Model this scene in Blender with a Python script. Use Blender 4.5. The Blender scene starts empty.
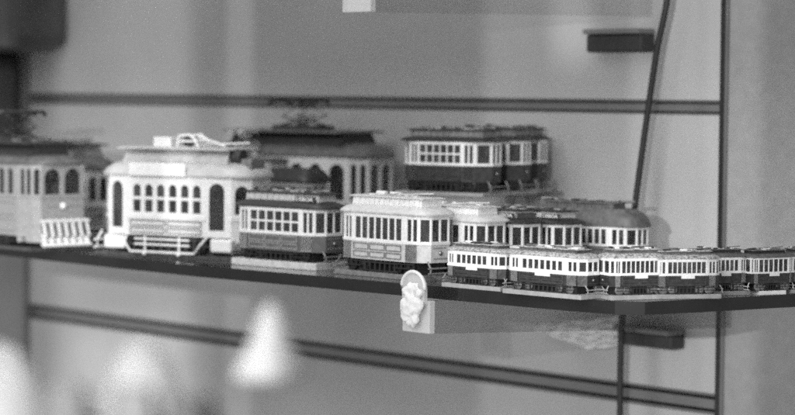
import bpy, bmesh, math, random
from mathutils import Vector, Matrix
random.seed(7)
SC = bpy.context.scene
COL = SC.collection
PI = math.pi
# ------------------------------------------------------------------ camera
F, CX, CY = 2415.0, 397.5, 207.5
HZ, ROLL = 95.0, 0.010
def craw(px, py): return Vector((px - CX, CY - py, -F))
def hor(px): return HZ + ROLL * (px - CX)
up = craw(1000, hor(1000)).cross(craw(-1000, hor(-1000))); up.normalize()
if up.y < 0: up = -up
left = craw(-1700, hor(-1700)).normalized()
Xc = -left
Zc = up
Yc = Zc.cross(Xc).normalized()
R = Matrix((Xc, Yc, Zc))            # camera coords -> world coords (rows are the world axes)
d0 = R @ craw(417, 281)
ZD = 1.2
CAM = -(d0 * (ZD / F))              # the shelf's front edge at pixel 417,281 is the world origin
def proj(p):
    c = R.transposed() @ (Vector(p) - CAM)
    return (CX + F * c.x / -c.z, CY - F * c.y / -c.z, -c.z)
def onz(px, py, z=0.0):
    d = R @ craw(px, py); t = (z - CAM.z) / d.z
    return CAM + d * t
def ony(px, py, y):
    d = R @ craw(px, py); t = (y - CAM.y) / d.y
    return CAM + d * t
def atd(px, py, dist):
    return CAM + (R @ craw(px, py)) * (dist / F)
cd = bpy.data.cameras.new('camera'); cam = bpy.data.objects.new('camera', cd); COL.objects.link(cam)
M4 = R.to_4x4(); M4.translation = CAM; cam.matrix_world = M4
cd.sensor_width = 36; cd.lens = 36 * F / 795.0; cd.clip_start = 0.01; cd.clip_end = 50
cd.dof.use_dof = True; cd.dof.focus_distance = 1.14; cd.dof.aperture_fstop = 10
SC.camera = cam
WALLY = 0.200
# ------------------------------------------------------------------ materials
MATS = {}
def mat(name, v, rough=0.5, metal=0.0, var=0.25, scale=400, bump=0.06, spec=0.5, coat=0.0):
    if name in MATS: return MATS[name]
    m = bpy.data.materials.new(name); m.use_nodes = True; nt = m.node_tree; n = nt.nodes
    b = n['Principled BSDF']; b.inputs['Roughness'].default_value = rough; b.inputs['Metallic'].default_value = metal
    b.inputs['Specular IOR Level'].default_value = spec; b.inputs['Coat Weight'].default_value = coat
    tc = n.new('ShaderNodeTexCoord')
    no = n.new('ShaderNodeTexNoise'); no.inputs['Scale'].default_value = scale; no.inputs['Detail'].default_value = 6
    nt.links.new(tc.outputs['Object'], no.inputs['Vector'])
    cr = n.new('ShaderNodeValToRGB'); cr.color_ramp.elements[0].position = 0.3; cr.color_ramp.elements[1].position = 0.7
    lo = v * (1 - var); hi = min(0.9, v * (1 + var * 0.6))
    cr.color_ramp.elements[0].color = (lo, lo, lo, 1); cr.color_ramp.elements[1].color = (hi, hi, hi, 1)
    nt.links.new(no.outputs['Fac'], cr.inputs['Fac']); nt.links.new(cr.outputs['Color'], b.inputs['Base Color'])
    if bump:
        bp = n.new('ShaderNodeBump'); bp.inputs['Strength'].default_value = bump; bp.inputs['Distance'].default_value = 0.0006
        nt.links.new(no.outputs['Fac'], bp.inputs['Height']); nt.links.new(bp.outputs['Normal'], b.inputs['Normal'])
    MATS[name] = m; return m
WHITE = mat('white_enamel', 0.78, 0.4, var=0.10, scale=420, bump=.15)
CREAM = mat('cream_enamel', 0.56, 0.42, var=0.16, scale=420, bump=.18)
GREYP = mat('grey_enamel', 0.33, 0.45, var=0.16, scale=380, bump=.15)
MIDG = mat('mid_enamel', 0.20, 0.4, var=0.3)
DARK = mat('dark_enamel', 0.07, 0.38, var=0.4)
BODY = mat('red_looking_enamel', 0.13, 0.35, var=0.35, scale=250)
INK = mat('ink_enamel', 0.03, 0.42, var=0.6, scale=500, bump=.3)
ROOFD = mat('dark_roof', 0.035, 0.5, var=0.4)
IVORY = mat('ivory_roof', 0.50, 0.45, var=0.14, scale=200, bump=.2)
ROOFM = mat('mid_roof', 0.12, 0.5, var=0.4, scale=300)
METAL = mat('pewter', 0.35, 0.35, metal=0.9, var=0.3)
BLACK = mat('black_iron', 0.022, 0.45, var=0.4)
SPECK = mat('speckled_roof', 0.42, 0.4, var=0.85, scale=900, bump=0.8)
WALLM = mat('laminate', 0.46, 0.55, var=0.09, scale=14, bump=0.0)
PANELM = mat('side_laminate', 0.40, 0.6, var=0.08, scale=160, bump=0.25)
ALU = mat('aluminium', 0.16, 0.4, metal=0.25, var=0.15, scale=60)
ALUL = mat('aluminium_light', 0.19, 0.35, metal=0.25, var=0.1, scale=60)
CABLE = mat('cable_rubber', 0.015, 0.5)
HOOK = mat('hook_metal', 0.03, 0.45)
LED = mat('ledge_board', 0.25, 0.5)
CERAM = mat('white_ceramic', 0.88, 0.25, var=0.04)
REFLP = mat('reflection_pale', 0.31, 0.5, var=0.06)  # brightness of the cone and corner reflections put into a colour
REFLD = mat('reflection_dull', 0.27, 0.6, var=0.08)  # tone of the dimmer pane reflection, held in the colour
def clearmat(name, tint, rough, gloss_v=1.0, ior=1.5, diff=None):
    m = bpy.data.materials.new(name); m.use_nodes = True; nt = m.node_tree; n = nt.nodes
    for x in list(n): n.remove(x)
    out = n.new('ShaderNodeOutputMaterial'); t = n.new('ShaderNodeBsdfTransparent'); t.inputs[0].default_value = (tint, tint, tint, 1)
    g = n.new('ShaderNodeBsdfGlossy'); g.inputs['Roughness'].default_value = rough; g.inputs[0].default_value = (gloss_v,) * 3 + (1,)
    fr = n.new('ShaderNodeFresnel'); fr.inputs['IOR'].default_value = ior
    mx = n.new('ShaderNodeMixShader'); ge = n.new('ShaderNodeNewGeometry'); iv = n.new('ShaderNodeMath'); iv.operation = 'SUBTRACT'; iv.inputs[0].default_value = 1; mu = n.new('ShaderNodeMath'); mu.operation = 'MULTIPLY'
    nt.links.new(ge.outputs['Backfacing'], iv.inputs[1]); nt.links.new(iv.outputs[0], mu.inputs[0]); nt.links.new(fr.outputs[0], mu.inputs[1]); nt.links.new(mu.outputs[0], mx.inputs[0]); nt.links.new(t.outputs[0], mx.inputs[1]); nt.links.new(g.outputs[0], mx.inputs[2])
    last = mx
    if diff:
        d = n.new('ShaderNodeBsdfDiffuse'); d.inputs[0].default_value = (diff[1],) * 3 + (1,)
        m2 = n.new('ShaderNodeMixShader'); m2.inputs[0].default_value = diff[0]
        nt.links.new(mx.outputs[0], m2.inputs[1]); nt.links.new(d.outputs[0], m2.inputs[2]); last = m2
    nt.links.new(last.outputs[0], out.inputs[0]); MATS[name] = m; return m
SHELFG = clearmat('shelf_glass', 0.55, 0.06, 0.9)
EDGEG = mat('shelf_glass_edge', 0.012, 0.2, var=0.3, scale=60, bump=0.0)
PANE = clearmat('model_window_film', 0.66, 0.15, 1.0, diff=(0.03, 0.4))
ACR = clearmat('clear_acrylic', 0.84, 0.08, 0.7, diff=(0.05, 0.2))
ACRT = clearmat('thin_acrylic', 0.92, 0.08, 0.7, diff=(0.03, 0.3))
ACRF = clearmat('frosted_acrylic', 0.85, 0.15, 0.9, diff=(0.42, 0.75))
ACRW = clearmat('milky_acrylic', 0.9, 0.2, 0.9, diff=(0.7, 0.75))
FILM = clearmat('crinkled_film', 0.9, 0.12, 1.0, diff=(0.6, 0.9))
# ------------------------------------------------------------------ mesh helpers
def link(name, bm, mats, parent=None, bevel=0.0, smooth=False):
    me = bpy.data.meshes.new(name)
    bmesh.ops.recalc_face_normals(bm, faces=bm.faces[:])
    bm.to_mesh(me); bm.free()
    for m in (mats if isinstance(mats, (list, tuple)) else [mats]): me.materials.append(m)
    if smooth:
        me.polygons.foreach_set('use_smooth', [True] * len(me.polygons))
    o = bpy.data.objects.new(name, me); COL.objects.link(o)
    if parent: o.parent = parent
    if bevel:
        b = o.modifiers.new('bevel', 'BEVEL'); b.width = bevel; b.segments = 2; b.limit_method = 'ANGLE'; b.angle_limit = 0.7
    return o
def hexa(bm, c, mi=0):
    v = [bm.verts.new(p) for p in c]
    for f in ((0, 1, 2, 3), (7, 6, 5, 4), (0, 4, 5, 1), (1, 5, 6, 2), (2, 6, 7, 3), (3, 7, 4, 0)):
        bm.faces.new([v[i] for i in f]).material_index = mi
def box(bm, x0, x1, y0, y1, z0, z1, mi=0):
    hexa(bm, [(x0, y0, z0), (x1, y0, z0), (x1, y1, z0), (x0, y1, z0), (x0, y0, z1), (x1, y0, z1), (x1, y1, z1), (x0, y1, z1)], mi)
def fbox(bm, p0, p1, u0, u1, z0, z1, d0, d1, mi=0):
    """box along the plan segment p0->p1 from u0 to u1, outward offset d0..d1"""
    a = Vector(p0); b = Vector(p1); t = (b - a).normalized(); n = Vector((t.y, -t.x))
    q = [a + t * u0 + n * d1, a + t * u1 + n * d1, a + t * u1 + n * d0, a + t * u0 + n * d0]
    hexa(bm, [(p.x, p.y, z0) for p in q] + [(p.x, p.y, z1) for p in q], mi)
def fpoly(bm, p0, p1, uv, d0, d1, mi=0):
    a = Vector(p0); b = Vector(p1); t = (b - a).normalized(); n = Vector((t.y, -t.x))
    lo = []; hi = []
    for u, z in uv:
        p = a + t * u + n * d0; lo.append(bm.verts.new((p.x, p.y, z)))
        p = a + t * u + n * d1; hi.append(bm.verts.new((p.x, p.y, z)))
    k = len(uv)
    bm.faces.new(lo[::-1]).material_index = mi; bm.faces.new(hi).material_index = mi
    for i in range(k):
        bm.faces.new((lo[i], lo[(i + 1) % k], hi[(i + 1) % k], hi[i])).material_index = mi
def loft(bm, rings, mi=0, cap0=True, cap1=True):
    vs = [[bm.verts.new(p) for p in r] for r in rings]
    k = len(rings[0])
    for a, b in zip(vs, vs[1:]):
        for i in range(k):
            bm.faces.new((a[i], a[(i + 1) % k], b[(i + 1) % k], b[i])).material_index = mi
    if cap0: bm.faces.new(vs[0][::-1]).material_index = mi
    if cap1: bm.faces.new(vs[-1]).material_index = mi
def tube(bm, pts, r, seg=8, mi=0):
    pts = [Vector(p) for p in pts]; rings = []
    for i, p in enumerate(pts):
        t = (pts[min(i + 1, len(pts) - 1)] - pts[max(i - 1, 0)]).normalized()
        a = t.cross(Vector((0, 0, 1)));
        if a.length < 0.1: a = t.cross(Vector((1, 0, 0)))
        a.normalize(); b = t.cross(a)
        rings.append([p + (a * math.cos(2 * PI * k / seg) + b * math.sin(2 * PI * k / seg)) * r for k in range(seg)])
    loft(bm, rings, mi)
def lathe(bm, c, prof, seg=24, mi=0, axis='z'):
    rings = []
    for r, h in prof:
        ring = []
        for k in range(seg):
            a = 2 * PI * k / seg
            if axis == 'z': ring.append((c[0] + r * math.cos(a), c[1] + r * math.sin(a), c[2] + h))
            elif axis == 'y': ring.append((c[0] + r * math.cos(a), c[1] + h, c[2] + r * math.sin(a)))
            else: ring.append((c[0] + h, c[1] + r * math.cos(a), c[2] + r * math.sin(a)))
        rings.append(ring)
    loft(bm, rings, mi)
def thing(name, label, cat, loc=(0, 0, 0), rz=0.0, group=None):
    o = bpy.data.objects.new(name, None); COL.objects.link(o); o.empty_display_size = 0.01
    o.location = loc; o.rotation_euler = (0, 0, rz); o['label'] = label; o['category'] = cat
    if group: o['group'] = group
    return o
def tag(o, label, cat, group=None):
    o['label'] = label; o['category'] = cat
    if group: o['group'] = group
    return o
def struct(o): o['kind'] = 'structure'; return o
_fonts = {}
def text_mesh(txt, size, depth):
    c = bpy.data.curves.new('t', 'FONT'); c.body = txt; c.size = size; c.extrude = depth; c.align_x = 'CENTER'; c.align_y = 'CENTER'; c.offset = size * 0.012
    o = bpy.data.objects.new('t', c); COL.objects.link(o)
    dg = bpy.context.evaluated_depsgraph_get(); me = bpy.data.meshes.new_from_object(o.evaluated_get(dg))
    bpy.data.objects.remove(o); bpy.data.curves.remove(c); return me
# ------------------------------------------------------------------ the tram
def plan(L, W, a, b, nose):
    """closed outline, counter-clockwise seen from above, starting on the near side (y = -W/2)"""
    x = L / 2; w = W / 2
    r = [(x - a - b, -w), (x - b, -w * 0.86), (x, -w * nose), (x, w * nose), (x - b, w * 0.86), (x - a - b, w)]
    l = [(-p[0], -p[1]) for p in r]
    return [l[-1]] + r + l[:-1] if False else r + l
def scaled(pl, sx, sy): return [(p[0] * sx, p[1] * sy) for p in pl]
def inset(pl, d, L, W):
    return scaled(pl, (L - 2 * d) / L, (W - 2 * d) / W)
def opening_wall(bm, p0, p1, z0, z1, ops, th, mi=0):
    ln = (Vector(p1) - Vector(p0)).length
    u = 0.0
    for (a, b, v0, v1, arch) in ops:
        if a > u: fbox(bm, p0, p1, u, a, z0, z1, -th, 0, mi)
        if v1 < z1: fbox(bm, p0, p1, a, b, v1, z1, -th, 0, mi)
        if v0 > z0: fbox(bm, p0, p1, a, b, z0, v0, -th, 0, mi)
        if arch:
            r = (b - a) / 2; c = (a + b) / 2; h = min(r, (v1 - v0) * 0.35); K = 5
            for s in (-1, 1):
                uv = [(c + s * r, v1), (c, v1)] + [(c + s * r * math.sin(PI / 2 * k / K), v1 - h + h * math.cos(PI / 2 * k / K)) for k in range(1, K + 1)]
                if s > 0: uv = uv[::-1]
                fpoly(bm, p0, p1, uv, -th, 0, mi)
        u = b
    if u < ln: fbox(bm, p0, p1, u, ln, z0, z1, -th, 0, mi)
def row(ln, n, m0, m1, gap, v0, v1, arch=False):
    w = (ln - m0 - m1 - gap * (n - 1)) / n
    return [(m0 + i * (w + gap), m0 + i * (w + gap) + w, v0, v1, arch) for i in range(n)]
def tram(label, loc, rz, L, W, H, s):
    """s: style dictionary"""
    g = s.get
    root = thing('model_tram', label, 'model tram', loc, rz, g('group', 'model trams on the glass shelf'))
    a, b, nose = L * g('a', .13), L * g('b', .07), g('nose', .5)
    pl = plan(L, W, a, b, nose)
    th = W * 0.045
    zp, zu, zs, ze = (H * k for k in g('levels', (.12, .24, .47, .80)))     # plinth top, body bottom, sill, eave
    lower, upper, roof = g('lower', BODY), g('upper', WHITE), g('roof', ROOFD)
    n = len(pl)
    bmU = bmesh.new(); bmL = bmesh.new(); bmO = bmesh.new()
    facets = [(pl[i], pl[(i + 1) % n]) for i in range(n)]
    kinds = ['door', 'corner', 'front', 'corner', 'door', 'side'] * 2
    vh = ze - zs
    wins = []
    for (p0, p1), k in zip(facets, kinds):
        ln = (Vector(p1) - Vector(p0)).length
        v0, v1 = zs + vh * g('wlo', .14), ze - vh * g('whi', .14)
        ar = g('arch', False)
        if k == 'side': ops = row(ln, g('nwin', 6), ln * g('smar', .06), ln * g('smar', .06), ln * g('sgap', .03), v0, v1, ar)
        elif k == 'door' and g('bigdoor'):
            ops = [(ln * .12, ln * .72, zu + H * .06, v1 + vh * .06, True)]
        elif k == 'door': ops = row(ln, g('ndoor', 2), ln * .22, ln * .12, ln * .14, v0, v1, ar)
        elif k == 'corner': ops = row(ln, g('ncorner', 1), ln * .18, ln * .14, ln * .16, v0, v1, ar)
        else: ops = row(ln, g('nfront', 2), ln * .08, ln * .08, ln * .1, v0, v1, ar)
        if k == 'door' and g('bigdoor'):
            opening_wall(bmU, p0, p1, zu, ze, ops, th)
        else:
            opening_wall(bmU, p0, p1, zs, ze, ops, th)
            zb = zu - (H * g('vestdrop', 0) if k != 'side' else 0)
            fbox(bmL, p0, p1, 0, ln, zb, zs, -th, 0.0)
            # belt rail and mouldings
            fbox(bmO, p0, p1, -th * .1, ln + th * .1, zs - vh * .05, zs + vh * .05, 0, th * .35)
            hb = zs - zu
            if k == 'side':
                if g('mould', True):
                    for j in range(g('npan', 3)):
                        q0 = ln * (.03 + .94 * j / g('npan', 3)); q1 = ln * (.03 + .94 * (j + 1) / g('npan', 3)) - ln * .02
                        for za, zc in ((.12, .44), (.52, .86)):
                            A_, B_ = zu + hb * za, zu + hb * zc; e = th * .42
                            for bx in ((q0, q1, A_, A_ + e), (q0, q1, B_ - e, B_), (q0, q0 + e, A_ + e, B_ - e), (q1 - e, q1, A_ + e, B_ - e)):
                                fbox(bmL, p0, p1, bx[0], bx[1], bx[2], bx[3], 0, th * .42, 1)
                if g('board'):
                    fbox(bmO, p0, p1, ln * .36, ln * .68, zs - hb * .32, zs - vh * .05, 0, th * .5)
            if k == 'front' and g('mould', True):
                fbox(bmL, p0, p1, ln * .1, ln * .9, zu + hb * .75, zu + hb * .8, 0, th * .3, 1)
                fbox(bmL, p0, p1, ln * .1, ln * .9, zu + hb * .2, zu + hb * .25, 0, th * .3, 1)
            if k == 'door' and g('lattice', True):
                lm = bmesh.new(); st = max(ln * .13, 1e-4); e = th * g('latr', .2)
                z = zb + hb * .06
                x0_, x1_ = ln * .12, ln * .9
                fbox(lm, p0, p1, x0_, x1_, zb + hb * .05, zb + hb * .1, 0, th * .5)
                fbox(lm, p0, p1, x0_, x1_, zs - hb * .12, zs - hb * .06, 0, th * .5)
                tt = (Vector(p1) - Vector(p0)).normalized(); nn = Vector((tt.y, -tt.x))
                za, zc = zb + hb * .08, zs - hb * .08; hh = zc - za
                j = x0_ - hh
                while j < x1_:
                    for sg in (0, 1):
                        c0, c1 = j, j + hh
                        zz0, zz1 = (za, zc) if sg == 0 else (zc, za)
                        u0, u1 = max(c0, x0_), min(c1, x1_)
                        if u1 - u0 > e:
                            f0 = (u0 - c0) / hh; f1 = (u1 - c0) / hh
                            q0 = Vector(p0) + tt * u0 + nn * th * .3; q1 = Vector(p0) + tt * u1 + nn * th * .3
                            tube(lm, [(q0.x, q0.y, zz0 + (zz1 - zz0) * f0), (q1.x, q1.y, zz0 + (zz1 - zz0) * f1)], e, 4)
                    j += st
                link('gate_lattice', lm, g('latmat', MIDG), root)
        for o_ in ops: wins.append((p0, p1, o_, k))
    link('window_band', bmU, upper, root, bevel=th * .28)
    link('lower_body', bmL, [lower, g('mouldmat', lower)], root, bevel=th * .08)
    link('belt_rail', bmO, upper if not g('belt') else g('belt'), root)
    for (p0, p1, (a0, a1, v0, v1, ar), k) in wins:
        bm = bmesh.new()
        fbox(bm, p0, p1, a0, a1, v0, v1, -th * .62, -th * .5, 1)
        if k == 'door' and g('bigdoor'):
            for f_ in (.33, .66):
                fbox(bm, p0, p1, a0, a1, v0 + (v1 - v0) * f_, v0 + (v1 - v0) * f_ + th * .2, -th * .5, -th * .3, 0)
            o = link('door', bm, [DARK, PANE], root); continue
        if g('bar', .5) and (k == 'side' or g('barall')):
            zb_ = v0 + (v1 - v0) * g('bar', .5)
            fbox(bm, p0, p1, a0, a1, zb_ - vh * .035, zb_ + vh * .035, -th * .5, -th * .15, 0)
        link('window', bm, [upper, PANE], root)
    # floor, interior and underframe
    bm = bmesh.new(); q = inset(pl, th * 1.2, L, W)
    loft(bm, [[(x, y, zu + H * .005) for x, y in q], [(x, y, zu + H * .03) for x, y in q]])
    link('floor', bm, MIDG, root)
    bm = bmesh.new(); nb = g('nwin', 6)
    for i in range(nb):
        x = -L * .32 + L * .64 * (i + .5) / nb
        for sg in (-1, 1):
            box(bm, x - L * .012, x + L * .012, sg * W * .12, sg * W * .4, zu + H * .03, zs + vh * .35)
    link('seat_row', bm, CREAM, root)
    bm = bmesh.new()
    box(bm, -L * .4, L * .4, -W * .36, W * .36, zp, zu - H * .002)
    for i in range(g('nslat', 7)):
        x = -L * .17 + L * .34 * i / 6
        box(bm, x, x + L * .016, -W * .46, -W * .37, zp + H * .02, zu - H * .01)
        box(bm, x, x + L * .016, W * .37, W * .46, zp + H * .02, zu - H * .01)
    box(bm, -L * .22, L * .22, -W * .47, -W * .45, zp + H * .015, zp + H * .03)
    box(bm, -L * .22, L * .22, -W * .47, -W * .45, zu - H * .04, zu - H * .02)
    for sg in (-1, 1):
        for z_, w_ in ((.45, .5), (.8, .4)):
            zz = zp + (zu - zp) * z_
            box(bm, sg * L * .30 - L * .1, sg * L * .30 + L * .1, -W * .48, -W * .44, zz, zz + H * .012)
    link('underframe', bm, g('under', BLACK), root)
    rw = max((zu - zp) * .62, H * .055)
    for sx in (-1, 1):
        for sx2 in (-1, 1):
            for sy in (-1, 1):
                bm = bmesh.new(); y0 = sy * W * .40
                lathe(bm, (sx * L * .26 + sx2 * L * .07, y0, zp + rw), [(rw * .01, -W * .03), (rw, -W * .03), (rw, W * .02), (rw * .8, W * .03), (rw * .75, W * .01), (rw * .3, W * .01), (rw * .25, W * .04), (rw * .01, W * .04)] if sy > 0 else
                      [(rw * .01, -W * .04), (rw * .25, -W * .04), (rw * .3, -W * .01), (rw * .75, -W * .01), (rw * .8, -W * .03), (rw, -W * .02), (rw, W * .03), (rw * .01, W * .03)], 14, 0, 'y')
                link('wheel', bm, METAL if g('lightwheel') else BLACK, root)
    if zp > H * .02:
        bm = bmesh.new(); pe = L * g('plx', .5)
        if g('plinthbox'):
            box(bm, -L * .30, L * .30, -W * .5, W * .5, 0, zp)
        else:
            box(bm, -pe, pe, -W * .52, W * .52, 0, zp)
        link('plinth', bm, g('plinth', CREAM), root, bevel=zp * .08)
    # buffers / fenders at both ends
    for sg in (-1, 1):
        bm = bmesh.new(); xe = sg * L / 2; r = H * .011
        z1, z2 = zp + H * .03, zu
        for yy in (-W * .34, W * .34):
            tube(bm, [(xe, yy, zu + H * .02), (xe + sg * L * .035, yy, (z1 + z2) / 2), (xe + sg * L * .035, yy, z1)], r, 6)
        for z_ in (z1, (z1 + z2) / 2):
            tube(bm, [(xe + sg * L * .035, -W * .4, z_), (xe + sg * L * .035, W * .4, z_)], r, 6)
        if g('cowcatcher') and sg > 0:
            for i in range(7):
                yy = -W * .36 + W * .72 * i / 6
                tube(bm, [(xe + r, yy, zu + H * .14), (xe + L * .03, yy, zu + H * .12), (xe + L * .045, yy + W * .02, zu), (xe + L * .03, yy, zp + H * .08), (xe + L * .055, yy, zp + H * .02)], r * 1.1, 6)
            for z_, xo in ((zp + H * .02, .055), (zu + H * .13, .03)):
                tube(bm, [(xe + L * xo, -W * .4, z_), (xe + L * xo, W * .4, z_)], r * 1.3, 6)
        link('fender', bm, g('fendmat', MIDG), root)
        bm = bmesh.new(); hr = H * .028
        lathe(bm, (xe, 0, zu + (zs - zu) * g('lampz', .5)), [(hr * .01, sg * hr * 1.0), (hr * .7, sg * hr * .9), (hr, sg * hr * .4), (hr, -sg * hr * .2), (hr * .01, -sg * hr * .2)], 14, 0, 'x')
        link('headlight', bm, g('lampmat', METAL), root, smooth=True)
    # roof
    ov = 1 + g('over', .05)
    zr = H * g('roofmid', .88)
    bm = bmesh.new()
    rings = [(ov, ov, ze), (ov, ov * 1.01, ze + H * .018), (ov * .97, ov * .93, ze + (zr - ze) * .45), (ov * .90, ov * .80, ze + (zr - ze) * .75), (.84, .62, zr)]
    def rnd(pl, sx, sy, z):
        # rounded outline: blend polygon with superellipse for smooth hood ends
        out = []
        K = 40
        for k in range(K):
            t = 2 * PI * k / K + .02
            c, s_ = math.cos(t), math.sin(t); e = g('round', .32)
            out.append((L / 2 * sx * math.copysign(abs(c) ** e, c), W / 2 * sy * math.copysign(abs(s_) ** (e * 1.7), s_), z))
        return out
    loft(bm, [rnd(pl, sx, sy, z) for sx, sy, z in rings])
    rf = link('roof', bm, roof, root, bevel=0, smooth=False)
    rf.data.polygons.foreach_set('use_smooth', [True] * len(rf.data.polygons))
    md = rf.modifiers.new('edge', 'EDGE_SPLIT'); md.split_angle = 0.6
    zc = H * g('clertop', .97)
    cx, cw = g('clerx', .37), g('clerw', .27)
    if g('cler', True):
        bm = bmesh.new()
        loft(bm, [[(sx * L * cx * q, sy * W * cw * q2, z) for sx, sy in ((1, -1), (1, 1), (-1, 1), (-1, -1))] for q, q2, z in ((1, 1, zr - H * .03), (.985, g('clerslope', .96), zc - H * .012))])
        nn_ = g('nwin', 6) * 2
        for i in range(0 if g('nodiv') else nn_):
            x = -L * cx + 2 * L * cx * (i + .5) / nn_
            for sy in (-1, 1):
                yy = sy * W * cw
                box(bm, x - L * .004, x + L * .004, min(yy, yy + sy * W * .012), max(yy, yy + sy * W * .012), zr, zc - H * .013)
        link('clerestory', bm, g('clermat', CREAM), rf)
        bm = bmesh.new()
        P = [(sx, sy) for sx, sy in ((1, -1), (1, 1), (-1, 1), (-1, -1))]
        loft(bm, [[(sx * L * cx * 1.06, sy * W * cw * 1.15, zc - H * .012) for sx, sy in P], [(sx * L * cx * 1.06, sy * W * cw * 1.15, zc) for sx, sy in P], [(sx * L * cx * .98, sy * W * cw * .8, zc + H * .012) for sx, sy in P]])
        link('clerestory_roof', bm, g('captop', roof), rf, bevel=th * .1)
    if g('clutter', 0):
        for i in range(g('clutter')):
            bm = bmesh.new(); x = random.uniform(-.36, .36) * L; y = random.choice((-1, 1)) * random.uniform(.02, .22) * W
            zb = zc if g('cler', True) else zr
            lx, ly, lz = random.uniform(.015, .05) * L, random.uniform(.03, .09) * W, random.uniform(.012, .05) * H
            t_ = random.random()
            if t_ < .6: box(bm, x - lx, x + lx, y - ly, y + ly, zb, zb + lz)
            else: tube(bm, [(x - lx * 1.5, y, zb + lz * .6), (x + lx * 1.5, y, zb + lz * .6)], lz * .6, 8)
            link('roof_vent', bm, random.choice(g('clutmats', [ROOFD, MIDG, METAL])), rf, bevel=H * .003)
    if g('trolley', True):
        bm = bmesh.new(); zb = zc if g('cler', True) else zr; sg = g('polesign', 1)
        lathe(bm, (0, 0, zb), [(W * .12, 0), (W * .12, H * .015), (W * .04, H * .02), (W * .04, H * .045), (W * .001, H * .045)], 12)
        tube(bm, [(-sg * L * .03, 0, zb + H * .02), (sg * L * .42, 0, zb + H * .035 + H * g('polelift', .02))], H * .009, 6)
        link('trolley_pole', bm, g('polemat', ROOFM), root)
    if g('panto'):
        bm = bmesh.new(); zb = zc + H * .01; k = g('panto'); r = H * .011
        box(bm, -L * .14, L * .14, -W * .2, W * .2, zb, zb + H * .035)
        for sy in (-1, 1):
            y = sy * W * .16
            tube(bm, [(-L * .1, y, zb + H * .03), (L * .12, y * .8, zb + k * H * .5), (-L * .07, y * .9, zb + k * H * .96)], r, 6)
            tube(bm, [(L * .1, y, zb + H * .03), (-L * .09, y * .8, zb + k * H * .45), (L * .05, y * .9, zb + k * H * .96)], r, 6)
        for sx in (-.07, .05):
            tube(bm, [(sx * L - L * .02, -W * .42, zb + k * H * .9), (sx * L, -W * .34, zb + k * H), (sx * L, W * .34, zb + k * H), (sx * L - L * .02, W * .42, zb + k * H * .9)], r * 1.6, 6)
        for z_ in (.25, .5, .75):
            tube(bm, [(L * .03, -W * .15, zb + k * H * z_), (-L * .03, W * .15, zb + k * H * z_)], r * .8, 6)
        link('pantograph', bm, g('pantomat', ROOFD), root)
    if g('sign'):
        # route board with lettering along the roof edge
        for (txt, xx, wd, side) in g('sign'):
            bm = bmesh.new(); hz = H * g('signh', .062)
            y = -W * .36 if side == 's' else 0
            bz = zr + H * .0
            if side == 's':
                box(bm, xx * L - wd * L / 2, xx * L + wd * L / 2, y - W * .015, y + W * .015, bz - H * .01, bz + hz)
            else:
                box(bm, L * .43, L * .445, -wd * W / 2, wd * W / 2, bz - H * .03, bz + hz)
            sb = link('route_board', bm, g('signmat', ROOFD), rf)
            if txt:
                me = text_mesh(txt, hz * 1.05, H * .003); me.materials.append(WHITE)
                o = bpy.data.objects.new('lettering', me); COL.objects.link(o); o.parent = sb
                bb = [v.co.x for v in me.vertices]; w_ = max(bb) - min(bb)
                sc = (wd * (L if side == 's' else W) * .86) / w_
                if side == 's':
                    o.location = (xx * L, y - W * .017, bz + hz * .42); o.rotation_euler = (PI / 2, 0, 0)
                else:
                    o.location = (L * .447, 0, bz + hz * .4); o.rotation_euler = (PI / 2, 0, PI / 2)
                o.scale = (sc, 1, 1)
    return root, dict(th=th, zp=zp, zu=zu, zs=zs, ze=ze, zr=zr, zc=zc, rf=rf, pl=pl)
def yaw_vec(yaw): return Vector((math.cos(yaw), math.sin(yaw), 0))
def place(px, py, zref, yaw_deg, L, W, end=-1, side=-1):
    """tram centre such that the near-side point (at end*L/2, side*W/2, zref) sits on pixel px, py"""
    P = onz(px, py, zref); y = math.radians(yaw_deg)
    off = Matrix.Rotation(y, 3, 'Z') @ Vector((end * L / 2, side * W / 2, 0))
    c = P - off; return Vector((c.x, c.y, 0))
MM = 0.001
# style sheets
S_RED = dict(clutmats=[ROOFD, MIDG, METAL, GREYP, ROOFM], mouldmat=GREYP, latmat=GREYP, latr=.11, clerx=.42, nwin=6, clutter=30, sgap=.03, smar=.04, levels=(.09, .22, .45, .78), wlo=.07, whi=.15, roofmid=.87)
S_CREAM = dict(mouldmat=MIDG, clerx=.40, levels=(.06, .21, .44, .77), wlo=.07, whi=.15, roofmid=.87, nwin=7, lower=CREAM, upper=WHITE, roof=CREAM, clermat=WHITE, captop=CREAM, bar=0, clutter=12, clutmats=[CREAM, WHITE, GREYP], plinth=MIDG, polemat=CREAM)
S_BIG = dict(clerslope=.72, mouldmat=GREYP, nodiv=True, nwin=6, arch=True, bigdoor=True, lower=WHITE, upper=WHITE, roof=IVORY, levels=(.03, .19, .35, .71), clertop=.955, roofmid=.84, clerx=.36, clerw=.34, cler=True, clermat=IVORY,
             captop=IVORY, bar=.5, sgap=.055, smar=.07, a=.15, b=.08, nose=.45, under=DARK, plinth=DARK, lattice=False, npan=2, fendmat=WHITE, polemat=WHITE, wlo=.12, whi=.2, round=.4, vestdrop=.05)
def st(base, **k): d = dict(base); d.update(k); return d
INFO = []
def TY(label, px, py, zf, yaw, L, W, style, Y, end=-1, side=-1):
    """like T, for a model standing at depth Y whose height follows from where its eave shows"""
    off = Matrix.Rotation(math.radians(yaw), 3, 'Z') @ Vector((end * L / 2, side * W / 2, 0))
    P = ony(px, py, Y + off.y); H = P.z / zf
    return T(label, px, py, zf, yaw, L, W, H, style, end, 0.0, side)
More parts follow.
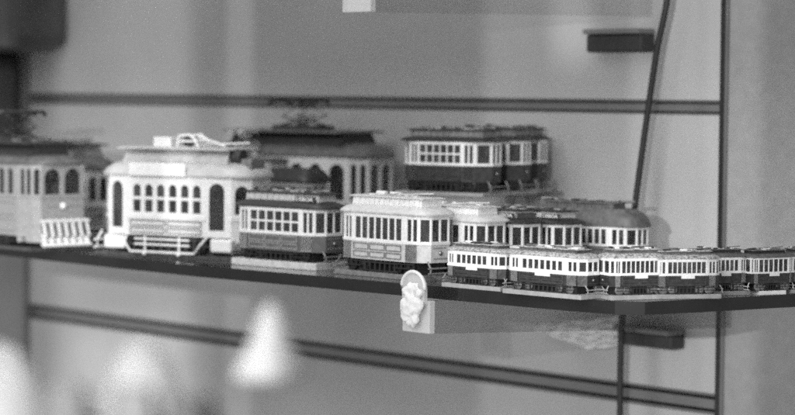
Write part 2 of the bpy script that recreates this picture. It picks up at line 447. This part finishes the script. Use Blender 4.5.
def T(label, px, py, zf, yaw, L, W, H, style, end=-1, z0=0.0, side=-1):
    c = place(px, py, z0 + zf * H, yaw, L, W, end, side); c.z = z0
    r, i = tram(label, c, math.radians(yaw), L, W, H, style)
    INFO.append((label[:40], [round(v) for v in proj(c)[:2]], round(proj(c)[2], 3), round(c.y, 3)))
    return r, i
# ---- front row: two lifesize souvenirs in front, left-middle
T('dark tram with two-row windows on a white base, right of the big white tram', 231, 264, 0, 6, 66 * MM, 25 * MM, 41 * MM,
  st(S_RED, plinth=CREAM, sign=[('LISBOA', .30, .22, 's')], plx=.49))
T('cream tram with seven tall dark windows and white roof, right behind the shelf clip', 335, 273.5, 0, 1, 66 * MM, 25 * MM, 42 * MM, st(S_CREAM))
# ---- second row, echelon
TY('cream tram mostly hidden, its pale roof and corner windows behind the seven-window tram', 478, 223, .77, 0, 62 * MM, 25 * MM, st(S_CREAM, nwin=6), .038, end=1)
TY('dark-roofed tram with a LISBOA board, left of the other signed roof', 514, 224.5, .78, 0, 62 * MM, 25 * MM, st(S_RED, sign=[('LISBOA', .33, .22, 's'), ('', 0, .5, 'e')], signmat=DARK, plinth=DARK), .062, end=1)
TY('dark-roofed tram with lettered end board, directly left of the domed-roof tram', 556, 225, .78, 0, 62 * MM, 25 * MM, st(S_RED, sign=[('LISBOA', .38, .2, 's')], signmat=DARK, plinth=DARK), .086, end=1)
TY('tram with high rounded grey roof and paired windows beside the black cable', 632, 228, .75, 12, 72 * MM, 22 * MM,
  st(S_RED, roof=ROOFM, nwin=10, bar=0, cler=True, captop=ROOFM, clermat=ROOFM, clertop=1.12, roofmid=1.03, clutter=22, plinth=DARK, trolley=False, levels=(.08, .2, .45, .75), clerx=.3), .122, end=1)
SH = dict(nwin=6, bar=0, levels=(.09, .25, .48, .80), clutter=26, roof=SPECK, captop=SPECK, clutmats=[ROOFD, METAL, WHITE, CREAM, MIDG], board=True, smar=.08, sgap=.04, wlo=.18, whi=.26, lower=INK, plinth=GREYP,
          lattice=True, latmat=MIDG, clertop=.95, clermat=ROOFM, mouldmat=DARK, npan=2, fendmat=GREYP, group='small trams along the shelf edge', lightwheel=True)
SD = dict(SH, roof=ROOFM, captop=ROOFM, clermat=ROOFD)
T('small tram at the left end of the edge row, white drop board below windows', 442, 286.5, 0, 3, 39 * MM, 15 * MM, 22.5 * MM, st(SH))
T('small tram second from the left in the edge row, pale speckled roof', 503, 293, 0, 3, 49 * MM, 16 * MM, 23.5 * MM, st(SH, nwin=7))
T('small tram at the shelf corner, its end windows beside a wide row of eight', 611, 300.6, 0, 72, 30 * MM, 16 * MM, 24 * MM, st(SH, nwin=8, plinth=GREYP, sgap=.022, smar=.04, a=.08, b=.08, nose=.8, wlo=.1, whi=.2))
T('small tram just right of the shelf corner, wide white window frame over black body', 652, 299.5, 0, 64, 34 * MM, 13 * MM, 23 * MM, st(SH, nwin=8, plinth=GREYP, sgap=.022, smar=.05, wlo=.1, whi=.2))
T('small dark tram half hidden at the panel seam, third from the right', 700, 296, 0, 68, 26 * MM, 14 * MM, 22.5 * MM, st(SD, nwin=6, wlo=.1, whi=.2))
T('small dark tram with white bent end pipes and white plinth, before the grey panel', 752, 295.8, 0, 78, 25 * MM, 14.5 * MM, 22 * MM, st(SD, nwin=6, sgap=.03, smar=.04, a=.08, b=.06, nose=.85, fendmat=WHITE, plinth=WHITE, plinthbox=True, wlo=.06, whi=.12, nfront=2))
T('small dark tram cut off by the right edge of the photo', 790, 293.8, 0, 76, 36 * MM, 14 * MM, 22 * MM, st(SD, nwin=6, a=.08, b=.06, nose=.85, wlo=.08, whi=.15))
# ---- big trams
r, i = T('large white vintage tram with six arched windows, bar fender and white roof equipment', 95, 254, 0, 20, 98 * MM, 43 * MM, 64 * MM, S_BIG)
BIGT = (r, i)
T('pale grey vintage tram with looped wire cowcatcher and round lamp, at far left', 92, 249, 0, 2, 92 * MM, 42 * MM, 69 * MM,
  st(S_BIG, lower=GREYP, upper=GREYP, roof=ROOFM, captop=ROOFD, clermat=ROOFD, bigdoor=False, levels=(.03, .12, .46, .72), roofmid=.80, clertop=.9, cowcatcher=True, panto=.25, fendmat=WHITE, bar=0, nfront=2, trolley=False, lampz=.75, lampmat=CERAM, under=BLACK, a=.12, b=.05, nose=.72, wlo=.0, whi=.12, clutter=30), end=1, side=1)
T('pale tram half hidden between the grey cowcatcher tram and the big white tram', 124, 170, .70, 4, 80 * MM, 40 * MM, 62 * MM,
  st(S_BIG, lower=GREYP, upper=CREAM, roof=ROOFM, captop=ROOFD, clermat=MIDG, bigdoor=False, trolley=True, clutter=6, polemat=ROOFD), end=1, side=1)
TY('cream tram with large arched windows under a heavy dark roof, near the wall', 357, 158, .71, 14, 120 * MM, 50 * MM,
  st(S_BIG, lower=CREAM, upper=CREAM, roof=ROOFM, captop=ROOFM, clermat=ROOFD, bigdoor=False, nwin=5, sgap=.07, smar=.03, a=.12, b=.085, ndoor=1, ncorner=2, nose=.5, panto=.24, trolley=False, clutter=0, clerx=.36, clerw=.4, wlo=.05, whi=.15, bar=.66, roofmid=.82, clertop=.91), .150, end=1)
TY('small tram with a rounded dark roof tucked behind the LISBOA tram', 306, 183, .78, 10, 36 * MM, 24 * MM,
  st(S_RED, upper=GREYP, lower=CREAM, roof=ROOFD, cler=False, trolley=False, clutter=0, roofmid=.93, plinth=DARK), .088, end=1)
TY('grey-roofed tram with raised white pole frame behind the big white tram', 279, 174, .8, 14, 70 * MM, 22 * MM,
  st(S_BIG, lower=GREYP, upper=GREYP, roof=GREYP, captop=ROOFM, clermat=GREYP, bigdoor=False, panto=.30, pantomat=CREAM, trolley=False, levels=(.03, .19, .45, .80), roofmid=.88), .112, end=1)
# ---- riser with three dark trams
RZ = 0.0375
G = dict(S_RED, a=.12, b=.13, nose=.34, lower=INK, mouldmat=DARK, latmat=DARK, plinth=GREYP, group='dark trams on the clear riser', clutter=24, clermat=MIDG, levels=(.05, .2, .46, .80))
def TX(label, px, Y, yaw, L, W, H, style, end, z0):
    off = Matrix.Rotation(math.radians(yaw), 3, 'Z') @ Vector((end * L / 2, -W / 2, 0))
    P = ony(px, 190, Y + off.y); c = Vector((P.x - off.x, Y, z0))
    r_, i_ = tram(label, c, math.radians(yaw), L, W, H, style); INFO.append((label[:40], [round(v) for v in proj(c)[:2]], round(proj(c)[2], 3), round(c.y, 3))); return r_, i_
ga = TX('dark tram with six two-row windows, leftmost of three on the clear riser', 396, .106, 14, 58 * MM, 26 * MM, 37 * MM, G, -1, RZ)
gb = TX('dark tram in the middle of the three on the clear riser', 515, .140, 14, 54 * MM, 24 * MM, 37.5 * MM, G, 1, RZ)
gc = TX('dark tram at the right end of the three on the clear riser', 533, .172, 14, 50 * MM, 22 * MM, 37.5 * MM, G, 1, RZ)
# ------------------------------------------------------------------ extras on the big white tram
def local_part(root, name, bm, m, **k): return link(name, bm, m, root, **k)
L_, W_, H_ = 98 * MM, 43 * MM, 64 * MM
r, i = BIGT
bm = bmesh.new(); y = -W_ / 2 - 3.5 * MM; rr = .65 * MM
tube(bm, [(-27 * MM, -W_ / 2, 12 * MM), (-26 * MM, y, 8 * MM), (-22 * MM, y, 3 * MM), (21 * MM, y, 3 * MM), (25 * MM, y, 8 * MM), (27 * MM, -W_ / 2, 12 * MM)], rr, 8)
for z in (7.2, 10.2): tube(bm, [(-19 * MM, y, z * MM), (18 * MM, y, z * MM)], rr * .95, 8)
for x in (-12, 11):
    tube(bm, [(x * MM, y, 12 * MM), (x * MM, y, 1.5 * MM)], rr, 8)
    lathe(bm, (x * MM, y - .5 * MM, 2.6 * MM), [(.01 * MM, -1 * MM), (1.2 * MM, -.8 * MM), (1.2 * MM, .8 * MM), (.01 * MM, 1 * MM)], 12, 0, 'y')
local_part(r, 'side_fender', bm, WHITE)
bm = bmesh.new(); box(bm, -24 * MM, 14 * MM, -W_ / 2 - 2.6 * MM, -W_ / 2 - 1.4 * MM, i['ze'] + .2 * MM, i['ze'] + 7.5 * MM)
local_part(r, 'destination_board', bm, WHITE, bevel=.3 * MM)
bm = bmesh.new(); box(bm, 40 * MM, 48 * MM, -9 * MM, 5 * MM, i['zr'] - 5 * MM, i['zr'] + 2.2 * MM)
local_part(r, 'roof_box', bm, MIDG, bevel=.4 * MM)
bm = bmesh.new(); lathe(bm, (34.5 * MM, -7 * MM, i['zr'] + 3.2 * MM), [(.01 * MM, 0), (4.2 * MM, 0), (4.4 * MM, 2 * MM), (4.2 * MM, 7 * MM), (.01 * MM, 7 * MM)], 20, 0, 'x')
local_part(r, 'roof_lamp', bm, ROOFD)
bm = bmesh.new(); box(bm, -20 * MM, -8 * MM, -6 * MM, 4 * MM, i['zc'], i['zc'] + 6 * MM); local_part(r, 'roof_cabinet', bm, WHITE, bevel=.5 * MM)
bm = bmesh.new(); z = i['zc']
lathe(bm, (0 * MM, -2 * MM, z + 3.5 * MM), [(.01 * MM, 0), (3.2 * MM, 0), (3.2 * MM, 4 * MM), (.01 * MM, 4 * MM)], 18, 1, 'x')
for y_ in (-8, 4):
    tube(bm, [(-2 * MM, y_ * MM, z + 1 * MM), (-1 * MM, y_ * MM, z + 7 * MM), (6 * MM, y_ * MM, z + 7.6 * MM), (10 * MM, y_ * MM, z + 5 * MM), (12 * MM, y_ * MM, z + .5 * MM)], .7 * MM, 8)
    tube(bm, [(0 * MM, y_ * MM, z + 4 * MM), (10 * MM, y_ * MM, z + 4 * MM)], .6 * MM, 8)
tube(bm, [(9 * MM, -3 * MM, z + 6.5 * MM), (29 * MM, -6 * MM, z + 1.5 * MM)], .8 * MM, 8)
local_part(r, 'trolley_frame', bm, [WHITE, ROOFD])
for sg in (-1, 1):
    bm = bmesh.new(); box(bm, sg * 36 * MM - 7 * MM, sg * 36 * MM + 7 * MM, -W_ * .5, W_ * .5, 4 * MM, 11.5 * MM); local_part(r, 'wheel_guard', bm, WHITE, bevel=1.2 * MM)
# ------------------------------------------------------------------ shelf
def edge_poly():
    e = [onz(*p) for p in ((-60, 239), (0, 245), (100, 255.5), (200, 265.5), (322, 276), (417, 284.5), (480, 290), (560, 297), (615, 301), (645, 301.5), (700, 299), (795, 294), (900, 288))]
    return e
E = edge_poly()
TH = 0.0062
ring = [(p.x, p.y) for p in E]
# near corner smooth; back edge a few mm off the wall
back = [(max(E[-1].x, E[-2].x) + .0, WALLY - .004), (E[0].x - .25, WALLY - .004), (E[0].x - .25, E[0].y)]
ring = ring[:-1] + ([ring[-1]] if ring[-1][1] < WALLY - .01 else []) + back
bm = bmesh.new(); loft(bm, [[(x, y, -TH) for x, y in ring], [(x, y, -.0001) for x, y in ring]])
for f in bm.faces:
    f.material_index = 0 if abs(f.normal.z) > .5 else 1
bm.normal_update()
for f in bm.faces: f.material_index = 0 if abs(f.normal.z) > .5 else 1
shelf = link('glass_shelf', bm, [SHELFG, EDGEG]); tag(shelf, 'thick clear glass shelf with dark polished edge carrying the row of model trams', 'shelf')
# riser
bm = bmesh.new()
ax, bx = ga[0].location.x - .030, gc[0].location.x + .022; y0 = ga[0].location.y - .022
box(bm, ax, bx, y0, WALLY - .003, RZ - .0026, RZ - .0001)
for px_ in (ax + .012, bx - .03):
    for py_ in (y0 + .015, WALLY - .02): box(bm, px_, px_ + .004, py_, py_ + .004, .0001, RZ - .0026)
tag(link('acrylic_riser', bm, ACR), 'low clear acrylic riser lifting three dark trams at the back of the shelf', 'display riser')
# ------------------------------------------------------------------ wall with grooves
seamx = ony(720, 100, WALLY).x
lx = ony(30, 60, WALLY).x
gu0, gu1 = ony(400, 97, WALLY).z, ony(400, 110, WALLY).z
gl0, gl1 = ony(400, 352.5, WALLY).z, ony(400, 371, WALLY).z
sp = gu0 - gl0
prof = []   # (y, z) going down the wall face
y = WALLY; z = gu0 + 3 * sp
levels = []
k = 3
while k >= -3:
    levels.append((gu0 + k * sp, (gu0 - gu1) if k >= 0 else (gl0 - gl1))); k -= 1
bm = bmesh.new(); top = levels[0][0] + .05
cur = top
XL = lx
for zt, hh in levels:
    box(bm, XL, seamx, WALLY, WALLY + .018, zt, cur); cur = zt - hh
box(bm, XL, seamx, WALLY, WALLY + .018, cur - .1, cur)
w = struct(link('back_wall', bm, WALLM, bevel=.0004))
for zt, hh in levels:
    bm = bmesh.new(); x1_ = seamx + .001
    box(bm, XL, x1_, WALLY + .011, WALLY + .016, zt - hh, zt, 0)
    box(bm, XL, x1_, WALLY + .0005, WALLY + .011, zt - hh * .12, zt - .0001, 0)
    box(bm, XL, x1_, WALLY + .0005, WALLY + .011, zt - hh, zt - hh * .88, 0)
    box(bm, XL, x1_, WALLY + .0015, WALLY + .011, zt - hh * .74, zt - hh * .30, 1)
    struct(link('slat_groove', bm, [ALU, ALUL]))
# dark seam and grey side panel
bm = bmesh.new(); box(bm, seamx, seamx + .0058, WALLY - .0004, WALLY + .02, -1, 1); struct(link('panel_gap', bm, BLACK))
bm = bmesh.new(); box(bm, seamx + .0058, seamx + .0080, WALLY - .003, WALLY + .02, -1, 1); struct(link('panel_trim', bm, ALUL))
bm = bmesh.new(); box(bm, seamx + .0080, seamx + 1.2, WALLY - .002, WALLY + .02, -1, 1); struct(link('side_panel', bm, PANELM))
# dark post at far left
bm = bmesh.new(); box(bm, XL - .6, XL, WALLY - .005, WALLY + .03, -1, 1); struct(link('case_post', bm, MIDG))
# dark out-of-focus fitting upper left
pz0 = ony(62, 52, WALLY - .01)
bm = bmesh.new()
box(bm, XL - .05, pz0.x, WALLY - .05, WALLY - .001, pz0.z, pz0.z + .12); box(bm, XL - .25, XL - .002, WALLY - .04, WALLY - .001, ony(10, 150, WALLY).z, pz0.z)
tag(link('wall_cabinet', bm, DARK, bevel=.012), 'dark blurred box fixed to the wall in the upper left corner', 'wall box')
# ------------------------------------------------------------------ brackets
def bracket(label, px, ptop, pbot, hx0, hx1, hy0, hy1, endz, wide=.006):
    f = onz(px, ptop) if False else None
def make_bracket(label, fx0, fx1, fy_bot, ztop, hook, yf, back_bot, plate=ACR):
    """fx0..fx1 pixel columns of the front cap, at plane y = yf"""
    a = ony(fx0, fy_bot, yf); b = ony(fx1, fy_bot, yf)
    root = thing('shelf_bracket', label, 'bracket', (b.x, yf, a.z), 0, 'clear shelf brackets')
    def rel(p): return (p[0] - b.x, p[1] - yf, p[2] - a.z)
    bm = bmesh.new()
    xw = b.x - .0035
    zb = ony(back_bot[0], back_bot[1], WALLY - .004).z
    # side plate running back to the wall
    c = [rel((xw, yf + .004, a.z)), rel((b.x, yf + .004, a.z)), rel((b.x, WALLY - .006, zb)), rel((xw, WALLY - .006, zb)),
         rel((xw, yf + .004, ztop)), rel((b.x, yf + .004, ztop)), rel((b.x, WALLY - .006, ztop)), rel((xw, WALLY - .006, ztop))]
    hexa(bm, c); link('side_plate', bm, plate, root)
    bm = bmesh.new()
    hexa(bm, [rel(p) for p in ((a.x, yf, a.z), (b.x, yf, a.z), (b.x, yf + .004, a.z), (a.x, yf + .004, a.z), (a.x, yf, ztop), (b.x, yf, ztop), (b.x, yf + .004, ztop), (a.x, yf + .004, ztop))])
    fc = link('front_cap', bm, ACRF, root, bevel=.0006)
    h0 = ony(hook[0], hook[2], WALLY); h1 = ony(hook[1], hook[3], WALLY)
    bm = bmesh.new(); hz1 = h0.z; hz0 = h1.z
    q = [rel((h0.x, WALLY - .012, hz0)), rel((h1.x, WALLY - .001, hz1))]
    box(bm, q[0][0], q[1][0], q[0][1], q[1][1], q[0][2], q[1][2])
    link('wall_hook', bm, HOOK, root, bevel=.001)
    bm = bmesh.new(); box(bm, q[0][0], q[1][0], q[0][1] - .003, q[1][1], q[1][2] + .0001, q[1][2] + .003); link('hook_lip', bm, ALUL, root, bevel=.0005)
    return root, a, b, rel
root, a, b, rel = make_bracket('clear bracket under the shelf with a glossy rounded white clip on its front', 402, 429, 331, -TH - .0002, (631, 686, 329, 349), -.0240, (640, 318))
# glossy rounded tab gripping the edge
bm = bmesh.new()
cx_ = (a.x + b.x) / 2 - .001; c0 = ony(415, 295, -.025)
wv = (b.x - a.x) * .43
from mathutils import noise
bmesh.ops.create_uvsphere(bm, u_segments=48, v_segments=48, radius=1)
for v in bm.verts:
    h_ = v.co.z                                # -1 bottom .. 1 top
    wd_ = (1.15 - .35 * math.exp(-((h_ - .32) / .12) ** 2) - .15 * math.exp(-((h_ + .45) / .2) ** 2))
    p_ = Vector((v.co.x * wv * .78 * wd_ + wv * .10 * math.sin(h_ * 3), v.co.y * .0032, h_ * .0105 - .0045))
    nz = noise.noise(p_ * 330) * .0016 + noise.noise(p_ * 800) * .0006
    p_ += v.co.normalized() * nz
    v.co = Vector(rel((c0.x, -.0272, c0.z))) + p_
link('edge_clip', bm, ACRW, root, smooth=True)
bm = bmesh.new(); hf = [(c0.x + wv * .96 * math.cos(PI * k / 16), c0.z + .003 + wv * .95 * math.sin(PI * k / 16)) for k in range(17)] + [(c0.x - wv * .96, c0.z - .004), (c0.x + wv * .96, c0.z - .004)]
loft(bm, [[rel((x, -.0243, z)) for x, z in hf], [rel((x, -.0262, z)) for x, z in hf]]); link('clip_plate', bm, ACRF, root)
bm = bmesh.new(); tube(bm, [rel((c0.x + wv * 1.0 * math.cos(PI * k / 16), -.0262, c0.z + .003 + wv * .98 * math.sin(PI * k / 16))) for k in range(17)], .0009, 8); link('clip_rim', bm, ACRW, root, smooth=True)
bm = bmesh.new(); box(bm, *[v for pr in zip(rel((b.x - .006, -.0290, c0.z - .0005)), rel((b.x - .0045, -.0279, c0.z + .003))) for v in pr]); link('clip_screw', bm, ACRF, root)
ub = ony(356, 12, -.0105)
make_bracket('clear bracket of the shelf above, cut off by the top of the photo', 342, 370, 12.5, ub.z + .032, (601, 656, 35, 52), -.0105, (600, 17.5), ACRT)
# upper shelf glass
bm = bmesh.new(); box(bm, -1.2, .35, -.0, WALLY - .006, ub.z + .0322, ub.z + .0382)
for f in bm.faces: f.material_index = 0
bm.normal_update()
for f in bm.faces: f.material_index = 0 if abs(f.normal.z) > .5 else 1
tag(link('upper_glass_shelf', bm, [SHELFG, EDGEG]), 'upper glass shelf above the trams, out of the top of the view', 'shelf')
# cable
bm = bmesh.new(); cy = WALLY - .02
pts = [ony(*p, cy) for p in ((672, -60), (667, 0), (657, 50), (648, 110), (639, 175), (632, 230), (625, 290), (621, 340), (620, 415), (621, 480))]
sm = []
for i_ in range(len(pts) - 1):
    for k in range(6):
        t = k / 6; p0 = pts[max(i_ - 1, 0)]; p1 = pts[i_]; p2 = pts[i_ + 1]; p3 = pts[min(i_ + 2, len(pts) - 1)]
        sm.append(.5 * ((2 * p1) + (-p0 + p2) * t + (2 * p0 - 5 * p1 + 4 * p2 - p3) * t * t + (-p0 + 3 * p1 - 3 * p2 + p3) * t ** 3))
tube(bm, sm, .0018, 12); tag(link('electric_cable', bm, CABLE, smooth=True), 'black electric cable hanging down in front of the back wall', 'cable')
# crinkled clear film under the bracket
bm = bmesh.new(); NX, NZ = 40, 14; g_ = []
for a_ in range(NX + 1):
    col = []
    for c_ in range(NZ + 1):
        u = a_ / NX; v = c_ / NZ
        x = 535 + 84 * u; yt = 324.5 - 8 * u; yb = yt + 5 + 25 * min(1, u * 1.6)
        p = ony(x, yt + (yb - yt) * v, WALLY - .012)
        p.y += .0016 * math.sin(v * 26 + u * 5 + 1.5 * math.sin(u * 17)) * (.6 + .4 * math.sin(u * 31 + v * 4)) + random.uniform(-.0002, .0002)
        col.append(bm.verts.new(p))
    g_.append(col)
for a_ in range(NX):
    for c_ in range(NZ): bm.faces.new((g_[a_][c_], g_[a_ + 1][c_], g_[a_ + 1][c_ + 1], g_[a_][c_ + 1]))
fo = link('plastic_film', bm, FILM); so = fo.modifiers.new('s', 'SOLIDIFY'); so.thickness = .0004
tag(fo, 'crinkled shiny plastic film strip behind the cable under the shelf', 'plastic film')
# ------------------------------------------------------------------ out-of-focus solids imitating window reflections, and model roofs, on an unseen ledge
LZ = -.032
bm = bmesh.new(); box(bm, -1.0, .4, -.62, -.26, LZ - .012, LZ); struct(link('window_ledge', bm, LED, bevel=.002))
c = atd(270, 382, .56)  # solid stand-in for a blurred reflection in the window glass
root = thing('cone_reflection', 'blurred white cone-shaped window reflection built solid on a stem in the lower middle left', 'reflection', (c.x, c.y, LZ))
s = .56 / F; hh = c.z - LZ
bm = bmesh.new(); lathe(bm, (0, 0, hh), [(.001 * s, 0), (34 * s, 2 * s), (37 * s, 8 * s), (28 * s, 24 * s), (18 * s, 46 * s), (12 * s, 66 * s), (6 * s, 76 * s), (.001 * s, 79 * s)], 32); link('cone', bm, REFLP, root, smooth=True)
bm = bmesh.new(); lathe(bm, (0, 0, 0), [(14 * s, .0), (14 * s, .001), (.9 * s, .002), (.9 * s, hh), (.001, hh)], 16); link('stem', bm, ACR, root, smooth=True)  # added stem holding up the reflection stand-in
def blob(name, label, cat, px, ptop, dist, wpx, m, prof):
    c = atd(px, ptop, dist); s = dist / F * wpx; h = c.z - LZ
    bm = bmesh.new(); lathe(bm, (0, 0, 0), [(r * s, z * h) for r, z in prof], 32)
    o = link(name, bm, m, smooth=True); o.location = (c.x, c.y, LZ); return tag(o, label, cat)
blob('corner_reflection', 'blurred white rounded window reflection built solid, filling the lower left corner', 'jar', 0, 342, .58, 62, REFLP, [(.01, 0), (.7, .0), (.95, .15), (1, .45), (.9, .7), (.6, .88), (.3, .97), (.01, 1)])  # lower-left glass reflection given a solid body
blob('round_reflection', 'large pale blurred rounded window reflection built solid, between the corner and cone reflections', 'vase', 142, 340, .58, 46, REFLD, [(.01, 0), (.6, .0), (.9, .2), (1, .5), (.92, .75), (.7, .9), (.4, .97), (.01, 1)])  # pale patch reflected in the pane, modelled as a solid shape
for lab, px, pt, wd in (('dark blurred model roof at the bottom beside the white corner reflection', 66, 399, 27), ('dark blurred model roof with rounded end, second along the bottom edge', 135, 401, 26), ('low dark blurred model roof, rightmost along the bottom edge', 192, 408, 28)):
    c = atd(px, pt - 14, .50); s = .50 / F; H = (c.z - LZ)
    root = thing('model_tram', lab, 'model tram', (c.x, c.y, LZ), math.radians(40), 'blurred models on the window ledge')
    w2 = wd * s; bm = bmesh.new()
    loft(bm, [[(sx * w2 * q, sy * w2 * .6 * q2, z * H) for sx, sy in ((1, -.6), (1, .6), (.8, 1), (-.8, 1), (-1, .6), (-1, -.6), (-.8, -1), (.8, -1))] for q, q2, z in ((.95, .9, .0), (.95, .9, .75))]); link('lower_body', bm, DARK, root)
    bm = bmesh.new()
    loft(bm, [[(sx * w2 * q, sy * w2 * .6 * q2, z * H) for sx, sy in ((1, -.6), (1, .6), (.8, 1), (-.8, 1), (-1, .6), (-1, -.6), (-.8, -1), (.8, -1))] for q, q2, z in ((1, 1, .75), (1, 1, .82), (.85, .7, .95), (.7, .4, 1))]); link('roof', bm, ROOFD, root)
# ------------------------------------------------------------------ light
wd = bpy.data.worlds.new('World'); SC.world = wd; wd.use_nodes = True
bg = wd.node_tree.nodes['Background']; bg.inputs[0].default_value = (1, 1, 1, 1); bg.inputs[1].default_value = .55
def area(name, loc, target, sx, sy, e):
    ld = bpy.data.lights.new(name, 'AREA'); ld.shape = 'RECTANGLE'; ld.size = sx; ld.size_y = sy; ld.energy = e * 1.0
    o = bpy.data.objects.new(name, ld); COL.objects.link(o); o.location = loc
    o.rotation_euler = (Vector(target) - Vector(loc)).to_track_quat('-Z', 'Y').to_euler(); return o
area('window_light', (.5, -1.3, .9), (0, .05, 0), 1.0, .8, 21)
area('case_light', (-.25, -.05, .75), (-.1, .1, 0), .7, .12, 3)
def spot(name, loc, target, ang, e, size=.05):
    ld = bpy.data.lights.new(name, 'SPOT'); ld.spot_size = math.radians(ang); ld.spot_blend = 1; ld.energy = e; ld.shadow_soft_size = size
    o = bpy.data.objects.new(name, ld); COL.objects.link(o); o.location = loc
    o.rotation_euler = (Vector(target) - Vector(loc)).to_track_quat('-Z', 'Y').to_euler()
def band_light(loc, bands, energy):
    """one small added lamp whose output differs by direction, imitating window-glass reflections"""
    ld = bpy.data.lights.new('band_lamp', 'SPOT'); ld.spot_size = math.radians(60); ld.spot_blend = .3
    ld.energy = energy; ld.shadow_soft_size = .004
    o = bpy.data.objects.new('band_lamp', ld); COL.objects.link(o)
    mid = ony(397, 207, WALLY); f = Vector((mid.x - loc.x, mid.y - loc.y, 0)).normalized()
    r_ = f.cross(Vector((0, 0, 1))); u_ = Vector((0, 0, 1))
    m3 = Matrix((r_, u_, -f)).transposed(); mm = m3.to_4x4(); mm.translation = loc; o.matrix_world = mm
    def uv(px, py):
        q = m3.transposed() @ (ony(px, py, WALLY) - loc); return q.x / -q.z, q.y / -q.z
    ld.use_nodes = True; nt = ld.node_tree; n = nt.nodes
    em = next(x for x in n if x.type == 'EMISSION'); tc = n.new('ShaderNodeTexCoord'); sp = n.new('ShaderNodeSeparateXYZ')
    nt.links.new(tc.outputs['Normal'], sp.inputs[0])
    def M(op, a, b=None):
        q = n.new('ShaderNodeMath'); q.operation = op
        for k_, v_ in enumerate((a, b)):
            if v_ is None: continue
            if isinstance(v_, (int, float)): q.inputs[k_].default_value = v_
            else: nt.links.new(v_, q.inputs[k_])
        return q.outputs[0]
    az = M('ABSOLUTE', sp.outputs[2]); U = M('DIVIDE', sp.outputs[0], az); V = M('DIVIDE', sp.outputs[1], az)
    def ss(x, a, b):
        q = n.new('ShaderNodeMapRange'); q.interpolation_type = 'SMOOTHSTEP'; q.inputs[1].default_value = a; q.inputs[2].default_value = b
        nt.links.new(x, q.inputs[0]); return q.outputs[0]
    tot = None
    for (x0, x1, sx, k_, yr) in bands:
        ym = 200 if yr is None else (yr[0] + yr[1]) / 2
        e = .5 * (uv(x0 + sx, ym)[0] - uv(x0 - sx, ym)[0])
        a, b = uv(x0, ym)[0], uv(x1, ym)[0]
        w_ = M('MULTIPLY', ss(U, a - e, a + e), M('SUBTRACT', 1.0, ss(U, b - e, b + e)))
        if yr:
            xm = (x0 + x1) / 2; t_, b_ = uv(xm, yr[0])[1], uv(xm, yr[1])[1]; ey = abs(uv(xm, 200)[1] - uv(xm, 200 + yr[2])[1])
            w_ = M('MULTIPLY', w_, M('MULTIPLY', ss(V, b_ - ey, b_ + ey), M('SUBTRACT', 1.0, ss(V, t_ - ey, t_ + ey))))
        w_ = M('MULTIPLY', w_, float(k_)); tot = w_ if tot is None else M('ADD', tot, w_)
    nt.links.new(tot, em.inputs['Strength'])
band_light(CAM + Vector((-.12, -.15, .06)), [  # added light bands and patches in place of reflections in the pane
    (55, 190, 14, .7, None), (226, 252, 4, .45, None), (-60, 22, 10, .6, (290, 600, 25)),
    (70, 188, 30, 1.2, (325, 600, 30)), (60, 215, 25, .4, (262, 480, 20)),
    (482, 760, 10, .35, None), (628, 650, 3, .25, None), (662, 700, 4, .3, None), (702, 723, 2, .35, None), (552, 592, 14, .6, (-40, 60, 25))], 60)
SC.view_settings.view_transform = 'Standard'; SC.view_settings.look = 'None'; SC.view_settings.exposure = 0; SC.view_settings.gamma = 1
SC.cycles.use_denoising = False; SC.cycles.use_adaptive_sampling = True; SC.cycles.adaptive_threshold = .055; SC.cycles.adaptive_min_samples = 20; SC.cycles.filter_width = 1.8
SC.cycles.max_bounces = 8; SC.cycles.transparent_max_bounces = 24
